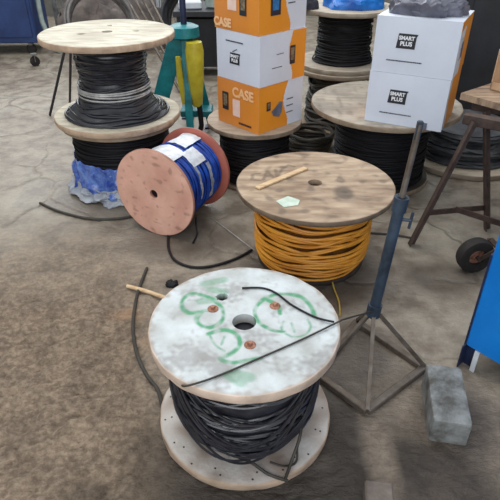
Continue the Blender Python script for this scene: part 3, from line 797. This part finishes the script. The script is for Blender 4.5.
# ------------------------------------------------------------ reel stand with square frame foot
def build_stand():
    c = Vector((.456, 1.52, 0)); t = thing('reel_stand', 'steel post stand on a square frame foot right of the white reel', 'stand', c)
    front, right, left, back = at(367, 411, .014), at(424, 368, .014), at(316, 374, .014), at(357, 322, .014)
    for a, b in ((front, right), (right, back), (back, left), (left, front)):
        MB().bar(a - c, b - c, .028, .026, bev=.003).build('base_bar', M_['steel'], t)
    hub = Vector((0, 0, .29))
    for p in (front, right, back, left):
        MB().bar(p - c + Vector((0, 0, .01)), hub, .014, .012).build('brace', M_['steel'], t)
    top = at(420, 124, .985) - c; d = (top - hub).normalized()
    j = hub + d * .455
    b = MB(); b.tube([hub - d * .02, j], .0195, n=18); b.build('sleeve_tube', M_['blue_steel'], t)
    MB().tube([j - d * .05, j], .0245, n=16).build('collar', M_['blue_steel'], t); MB().tube([hub - d * .03, hub + d * .02], .026, n=16).build('collar', M_['blue_steel'], t)
    b = MB(); b.tube([j - d * .05, top - d * .0], .0098, n=14); b.build('post', M_['steel'], t)['label'] = 'thin bare steel upper post'
    b = MB(); b.tube([j - d * .08 , j - d * .08 + Vector((.045, -.01, .0))], .006, n=8); b.tube([j - d * .11 + Vector((.045, -.01, 0)), j - d * .05 + Vector((.045, -.01, 0))], .005, n=8)
    b.build('clamp_screw', M_['blue_steel'], t)
    b = MB(); b.bar(top - d * .05, top + d * .01, .018, .016, up=(0, 1, 0), bev=.003); b.build('fork', M_['blue_steel'], t)
build_stand()

# ------------------------------------------------------------ concrete block, brick
def block():
    z = .105; q = [at(427, 365, z), at(461, 367, z), at(475, 423, z), at(432, 421, z)]
    c = sum(q, Vector()) / 4; ctr = Vector((c.x, c.y, 0)); ax = ((q[2] + q[3]) - (q[0] + q[1])).normalized(); rz = math.atan2(-ax.x, ax.y) + PI
    mb = MB(); n = 10; L, W, H = .265, .125, .105
    def add_face(o, du, dv, nu, nv):
        vs = [o + du * (i / nu) + dv * (j / nv) for j in range(nv + 1) for i in range(nu + 1)]
        return vs, [(j * (nu + 1) + i, j * (nu + 1) + i + 1, (j + 1) * (nu + 1) + i + 1, (j + 1) * (nu + 1) + i) for j in range(nv) for i in range(nu)]
    X, Y, Z = Vector((W, 0, 0)), Vector((0, L, 0)), Vector((0, 0, H)); O = Vector((-W / 2, -L / 2, 0))
    for o, a, b, na, nb in ((O, X, Z, 12, 10), (O + X, Y, Z, 24, 10), (O + X + Y, -X, Z, 12, 10), (O + Y, -Y, Z, 24, 10), (O + Z, X, Y, 12, 24), (O + Y, X, -Y, 12, 24)):
        vs, fs = add_face(o, a, b, na, nb)
        out = []
        for p in vs:
            e = [abs(abs(p.x) - W / 2) < .004, abs(abs(p.y) - L / 2) < .004, p.z > H - .002]
            k = 1 - (.035 if sum(e) >= 2 else 0) - (.03 if sum(e) == 3 else 0)
            out.append(Vector((p.x * (k if sum(e) > 1 else 1), p.y * (1 - (1 - k) * .5), p.z if p.z < .01 else p.z * (1 - (1 - k) * .8) + .0)) * (1 + .012 * nz(p.x * 25, p.y * 25, p.z * 25)))
        for p in out: p.z = max(0, p.z)
        mb.add(out, fs)
    o = mb.build('concrete_block', M_['concrete_block']); o.location = (ctr.x, ctr.y, 0); o.rotation_euler = (0, 0, rz)
    return tag(o, 'grey concrete block on the floor below the blue cabinet', 'concrete block')
block()
o = MB().box((0, 0, .03), (.085, .16, .06), bev=.006).build('brick', M_['brick']); p = at(384, 505, .06); o.location = (p.x - .01, p.y, 0); o.rotation_euler = (0, 0, R(-8))
tag(o, 'dusty brick at the bottom edge near the white reel', 'brick')

# ------------------------------------------------------------ bright blue cabinet on the right
def blue_cabinet():
    a = Vector((.832, 1.524, 0)); b = Vector((.922, 1.418, 0)); d = (b - a).normalized(); rz = math.atan2(d.y, d.x)
    t = thing('metal_cabinet', 'bright blue steel cabinet on dark legs at the right edge', 'cabinet', a, rz)
    W, D, z0, z1 = .62, .42, .105, .98
    m = MB().box((W / 2, D / 2, (z0 + z1) / 2), (W, D, z1 - z0), bev=.006); m.build('body', M_['blue_bright'], t)
    for x, y in ((.020, .024), (W - .03, .02), (.02, D - .03), (W - .03, D - .03)):
        MB().angle((x, y, 0), (x, y, z0 + .005), .045, .005, up=(0, 1, 0)).build('leg', M_['navy'], t)
    MB().box((-.004, .03, .30), (.008, .05, .44)).build('side_rail', M_['navy'], t)
    MB().bar((.05, .004, 0), (.05, .004, z0), .018, .006, up=(0, 1, 0)).build('leg_strip', M_['white_plastic'], t)['label'] = 'pale strip on the near leg'
    MB().box((W / 2 + .05, -.0035, .56), (W * .72, .006, .66), bev=.002).build('door', M_['blue_bright'], t)
blue_cabinet()

# ------------------------------------------------------------ rubber wheel
def wheel():
    c = Vector((1.10, 2.17, 0)); r = .090
    t = thing('wheel', 'black rubber trolley wheel with rusty hub standing left of the blue cabinet', 'wheel', c, R(8))
    T = Matrix.Translation((0, 0, r)) @ Matrix.Rotation(R(90), 4, 'X')
    MB().lathe([(.042, -.026), (.074, -.030), (.086, -.026), (r, -.012), (r, .012), (.086, .026), (.074, .030), (.042, .026)], n=48, M=T, closed=True).build('tyre', M_['rubber'], t)
    MB().lathe([(.001, -.020), (.018, -.020), (.020, -.012), (.046, -.010), (.046, .010), (.020, .012), (.018, .020), (.001, .020)], n=32, M=T).build('hub', M_['rust'], t)
    b = MB(); b.tube([(0, -.05, r), (0, .09, r)], .009, n=12); b.bar((0, .04, r), (.09, .04, .145), .024, .006, up=(0, 1, 0)); b.bar((0, -.04, r), (.09, -.04, .145), .024, .006, up=(0, 1, 0)); b.bar((.09, -.05, .145), (.09, .05, .145), .03, .008)
    b.build('fork', M_['brown_steel'], t)
wheel()

# ------------------------------------------------------------ trestle table, right
def trestle():
    f1 = at(411, 244, 0); f2 = at(487, 229, 0); t = thing('trestle_table', 'brown steel trestle table with a scuffed board top on the right', 'table', (1.35, 2.45, 0))
    o = Vector((1.35, 2.45, 0))
    t1 = at(472, 118, .66); t2 = at(489, 112, .66); t1.y
    def leg(a, b):
        MB().angle(a - o, b - o, .036, .005, up=(0, 1, 0)).build('leg', M_['brown_steel'], t)
    T1 = Vector((1.06, 2.44, .665)); T2 = Vector((1.175, 2.60, .665))
    leg(f1, T1); leg(f2, T2)
    leg(Vector((1.72, 1.98, 0)), T1 + Vector((.42, -.30, 0))); leg(Vector((2.05, 2.30, 0)), T2 + Vector((.60, -.28, 0)))
    def cross(a, b, w=.03): MB().bar(a - o, b - o, .008, w).build('crossbar', M_['brown_steel'], t)
    cross(f1.lerp(T1, .28), f2.lerp(T2, .20)); A = f1.lerp(T1, .30).lerp(f2.lerp(T2, .20), .45)
    cross(A, Vector((1.72, 1.98, 0)).lerp(T1 + Vector((.42, -.30, 0)), .25))
    b = MB(); b.bar(Vector((1.03, 2.50, .665)) - o, Vector((1.60, 2.10, .665)) - o, .05, .05, bev=.004); b.build('beam', M_['brown_steel'], t)
    b = MB(); b.bar(Vector((1.14, 2.70, .665)) - o, Vector((1.80, 2.30, .665)) - o, .05, .05, bev=.004); b.build('beam', M_['brown_steel'], t)
    # board top
    L = at(461, 93, .725); Rr = at(505, 105, .725); d = (Rr - L).normalized(); n = Vector((-d.y, d.x, 0))
    if n.x < 0: n = -n
    q = [L, L + d * .75, L + d * .75 + n * .62, L + n * .62]
    mb = MB(); vs = [p - o for p in q] + [p - o + Vector((0, 0, -.032)) for p in q]
    mb.add(vs, [(0, 1, 2, 3), (7, 6, 5, 4), (0, 4, 5, 1), (1, 5, 6, 2), (2, 6, 7, 3), (3, 7, 4, 0)])
    mb.build('board', M_['board_dark'], t, smooth=False)
    # open cardboard tray standing on the board
    tr = thing('cardboard_tray', 'open brown cardboard tray on the trestle table', 'box', L + d * .06 + n * .16 + Vector((0, 0, .001)), math.atan2(n.y, n.x))
    W, D, H, th = .34, .40, .20, .006
    b = MB(); b.box((W / 2, -D / 2, th / 2), (W, D, th)); b.box((th / 2, -D / 2, .02), (th, D, .04)); b.box((W / 2, -th / 2, H / 2), (W, th, H)); b.box((W - th / 2, -D / 2, H / 2), (th, D, H)); b.box((W / 2, -D + th / 2, .03), (W, th, .06))
    b.build('tray_body', M_['card'], tr, smooth=False)
trestle()

# ------------------------------------------------------------ background
def dark_machine():
    t = thing('machine_cabinet', 'tall charcoal machine cabinet behind the trestle table', 'machine', (1.62, 4.35, 0), R(-12))
    MB().box((.50, .35, .68), (1.0, .7, 1.24), bev=.015).build('body', M_['dark_machine'], t)
    MB().box((.50, .35, .03), (.92, .62, .06)).build('plinth', M_['rubber'], t)
    MB().box((.28, -.004, .72), (.46, .012, .98), bev=.003).build('door', M_['dark_machine'], t)
    MB().box((.76, -.004, .72), (.44, .012, .98), bev=.003).build('door', M_['dark_machine'], t)
    MB().tube([(.47, -.03, .7), (.47, -.03, .85)], .008, n=8).build('handle', M_['grey_metal'], t)
dark_machine()

def blue_trolley():
    p = at(38, 44, .12); t = thing('tool_trolley', 'dark blue steel trolley cabinet on castors at the far left', 'trolley', (p.x, p.y, 0), R(4))
    W, D = 1.3, .6
    MB().box((-W / 2, D / 2, .57), (W, D, .88), bev=.01).build('body', M_['blue_cab'], t)
    MB().box((-W / 2, -.005, .80), (W * .94, .014, .26), bev=.003).build('drawer', M_['blue_cab'], t)
    MB().box((-W / 2, -.005, .42), (W * .94, .014, .44), bev=.003).build('drawer', M_['blue_cab'], t)
    MB().box((-W / 2, D / 2, 1.02), (W + .03, D + .03, .02), bev=.004).build('top', M_['navy'], t)
    for x, y in ((-.10, .06), (-W + .1, .06), (-.10, D - .08), (-W + .1, D - .08)):
        b = MB(); b.lathe([(.001, -.02), (.045, -.02), (.055, -.012), (.055, .012), (.045, .02), (.001, .02)], n=24, M=Matrix.Translation((x, y, .055)) @ Matrix.Rotation(R(90), 4, 'X'))
        c = b.build('castor', M_['rubber'], t)
        MB().box((x, y, .115), (.05, .06, .03)).build('castor_fork', M_['grey_metal'], c)
blue_trolley()
# loose castor in front of the trolley
t = thing('castor', 'small black castor on the floor in front of the far left trolley', 'castor', at(36, 66, 0), R(30))
MB().lathe([(.001, -.02), (.04, -.02), (.052, -.012), (.052, .012), (.04, .02), (.001, .02)], n=24, M=Matrix.Translation((0, 0, .052)) @ Matrix.Rotation(R(90), 4, 'X')).build('tyre', M_['rubber'], t)
b = MB(); b.bar((0, -.028, .05), (0, -.028, .12), .03, .005, up=(1, 0, 0)); b.bar((0, .028, .05), (0, .028, .12), .03, .005, up=(1, 0, 0)); b.box((0, 0, .125), (.06, .075, .012)); b.build('fork', M_['grey_metal'], t)

def easel():
    f = [at(50, 116, 0), at(70, 107, 0), at(82, 100, 0)]; apex = Vector((-1.42, 4.33, .56)); c = Vector((-1.6, 4.6, 0))
    t = thing('rod_stand', 'thin black rod stand behind the left reel stack', 'stand', c)
    tops = [apex + Vector((-.02, 0, 0)), apex + Vector((.02, .02, 0)), apex + Vector((.08, .12, 0))]
    for a, b in zip(f, tops): MB().tube([a - c + Vector((0, 0, .006)), b - c], .011, n=8).build('leg', M_['dark_machine'], t)
    MB().tube([tops[0] - c, tops[1] - c, tops[2] - c], .013, n=8).build('top_rod', M_['dark_machine'], t)
easel()

def teal_stand():
    c = Vector((-.47, 4.05, 0)); t = thing('jack_stand', 'teal jack stand with yellow arms behind the left reel stack', 'jack stand', c)
    feet = {'l': Vector((-.30, -.03, .0)), 'r': Vector((.16, .10, 0)), 'f': Vector((.02, -.18, 0)), 'b': Vector((-.05, .32, 0))}
    for k, p in feet.items():
        w = .12 if k == 'l' else .055
        a = p + Vector((0, 0, .012)); b = Vector((p.x * .18, p.y * .18, .70))
        MB().bar(a, b, w, .02, up=(0, -1, 0), bev=.003).build('leg', M_['teal'], t)
        MB().box((p.x, p.y, .006), (.10, .08, .012)).build('foot', M_['navy'], t)
    MB().lathe([(.001, .80), (.07, .80), (.105, .785), (.11, .72), (.06, .70), (.001, .70)], n=28).build('head', M_['teal'], t)
    MB().tube([(0, 0, .15), (0, 0, 1.30)], .022, n=14).build('screw_post', M_['navy'], t)
    MB().box((.06, .0, .17), (.24, .16, .05), bev=.006).build('tray', M_['teal'], t)
    MB().lathe([(.001, .70), (.056, .70), (.066, .64), (.058, .45), (.040, .26), (.026, .24), (.001, .24)], n=22, M=Matrix.Translation((.075, -.10, 0))).build('arm', M_['yellow'], t)['label'] = 'thick yellow arm'
    MB().tube([(-.045, -.10, .60), (-.04, -.10, .45), (-.02, -.11, .26)], [.018, .024, .018], n=12).build('arm', M_['yellow'], t)['label'] = 'thin yellow arm'
    MB().tube([(.09, -.10, .25), (.10, -.12, .10), (.08, -.13, .02)], .020, n=10).build('hose', M_['dark_cable'], t)
teal_stand()

def workbench():
    t = thing('workbench', 'dark workbench beyond the teal jack stand', 'workbench', (-.25, 5.75, 0))
    for x in (-.42, .60):
        for y in (-.22, .22): MB().box((x, y, .30), (.06, .06, .60)).build('leg', M_['dark_machine'], t)
    MB().box((.09, 0, .625), (1.14, .6, .05), bev=.004).build('top', M_['dark_machine'], t)
    MB().box((.09, .05, .33), (.96, .40, .46), bev=.004).build('cupboard', M_['dark_machine'], t)
workbench()
for k, (x, y, s, m, lb) in enumerate(((-.58, 5.62, (.22, .16, .07), 'white_plastic', 'flat white container at the left end of the dark workbench'),
                                      (-.36, 5.68, (.12, .14, .13), 'pvc_pale', 'pale green container on the dark workbench'))):
    o = MB().box((0, 0, s[2] / 2), s, bev=.012).build('container', M_[m]); o.location = (x, y, .651); o.rotation_euler = (0, 0, R(8 - 20 * k)); tag(o, lb, 'container')

# grey junk behind the left stack: coils of tube, a wire cage, pipes
def standing_coil(c, r, turns, cr, m, rz, label, tilt=R(72), squash=1.0):
    rnd = random.Random(int(r * 1000)); mb = MB(); T = Matrix.Rotation(rz, 4, 'Z') @ Matrix.Rotation(tilt, 4, 'X')
    for i in range(turns):
        q = r * rnd.uniform(.86, 1.0); dz = (i - turns / 2) * cr * 1.5; P = []; ph = rnd.uniform(0, 6)
        for k in range(56):
            a = 2 * PI * k / 56; P.append(T @ Vector((q * math.cos(a) * (1 + .03 * math.cos(2 * a + ph)), q * squash * math.sin(a), dz + .01 * math.cos(3 * a + ph))))
        mb.tube(P, cr, n=6, closed=True)
    zmin = min(p.z for p in mb.v); o = mb.build('tube_coil', M_[m]); o.location = (c[0], c[1], -zmin + .001); return tag(o, label, 'tube coil')
standing_coil((-1.60, 6.12), .36, 14, .018, 'pvc_grey', R(20), 'grey tube coil leaning upright behind the left reel stack')
standing_coil((-.70, 6.7), .34, 12, .018, 'grey_cable', R(-15), 'dark grey tube coil leaning upright left of the dark workbench')
def ray(u, v, Y):
    a = (u - 250) / F; b = (250 - v) / F; dy = math.cos(PITCH) + b * math.sin(PITCH); dz = -math.sin(PITCH) + b * math.cos(PITCH)
    return Vector((a * Y / dy, Y, CH + dz * Y / dy))
_f = ray(46, 42, 6.62); _f.z = .032
o = MB().tube(spline([_f + Vector((.35, .05, 0)), _f + Vector((.12, 0, 0)), ray(44, 26, 6.66), ray(40, 12, 6.68), ray(37, -4, 6.7), ray(33, -25, 6.72)], 8), .028, n=10).build('flexible_tube', M_['pvc_pale']); recenter(o)
tag(o, 'pale green flexible tube rising beside the dark blue trolley', 'tube')
def cage():
    t = thing('wire_cage', 'galvanised wire cage at the back wall behind the tube coils', 'cage', (-1.62, 7.5, 0))
    for x in (-.8, .8):
        for y in (-.3, .3): MB().box((x, y, .5), (.05, .05, 1.0)).build('post', M_['grey_metal'], t)
    b = MB()
    for y in (-.3, .3):
        for i in range(17): b.tube([(-.8 + i * .1, y, .05), (-.8 + i * .1, y, .98)], .006, n=5)
        for j in range(9): b.tube([(-.8, y, .08 + j * .11), (.8, y, .08 + j * .11)], .006, n=5)
    b.build('mesh_panel', M_['grey_metal'], t)
    MB().box((0, 0, .06), (1.6, .6, .03)).build('deck', M_['grey_metal'], t)
cage()
lump('sack', M_['white_plastic'], (-1.50, 7.50, .08), .34, .2, .66, 9, 'white sack inside the galvanised wire cage', 'sack')
lump('sack', M_['dark_cloth'], (-2.12, 7.50, .08), .15, .18, .5, 10, 'dark sack at the left end of the wire cage', 'sack')
lump('sheet_pile', M_['pile'], (-1.66, 6.85, 0), .60, .17, .62, 12, 'grey-brown sheeting heaped in front of the wire cage', 'sheeting', amp=.3)
for k, w in enumerate(('leftmost', 'second from the left', 'third from the left', 'rightmost')):
    a = Vector((-.66 + .05 * k, 5.05 + .02 * k, .014)); b = Vector((-1.22 + .06 * k, 5.95 + .02 * k, .62 + .03 * k))
    o = MB().tube([a, b], .014, n=8).build('metal_pipe', M_['steel']); recenter(o); tag(o, 'dull steel pipe leaning behind the teal stand, %s of four' % w, 'pipe', 'steel pipes leaning behind the teal stand')
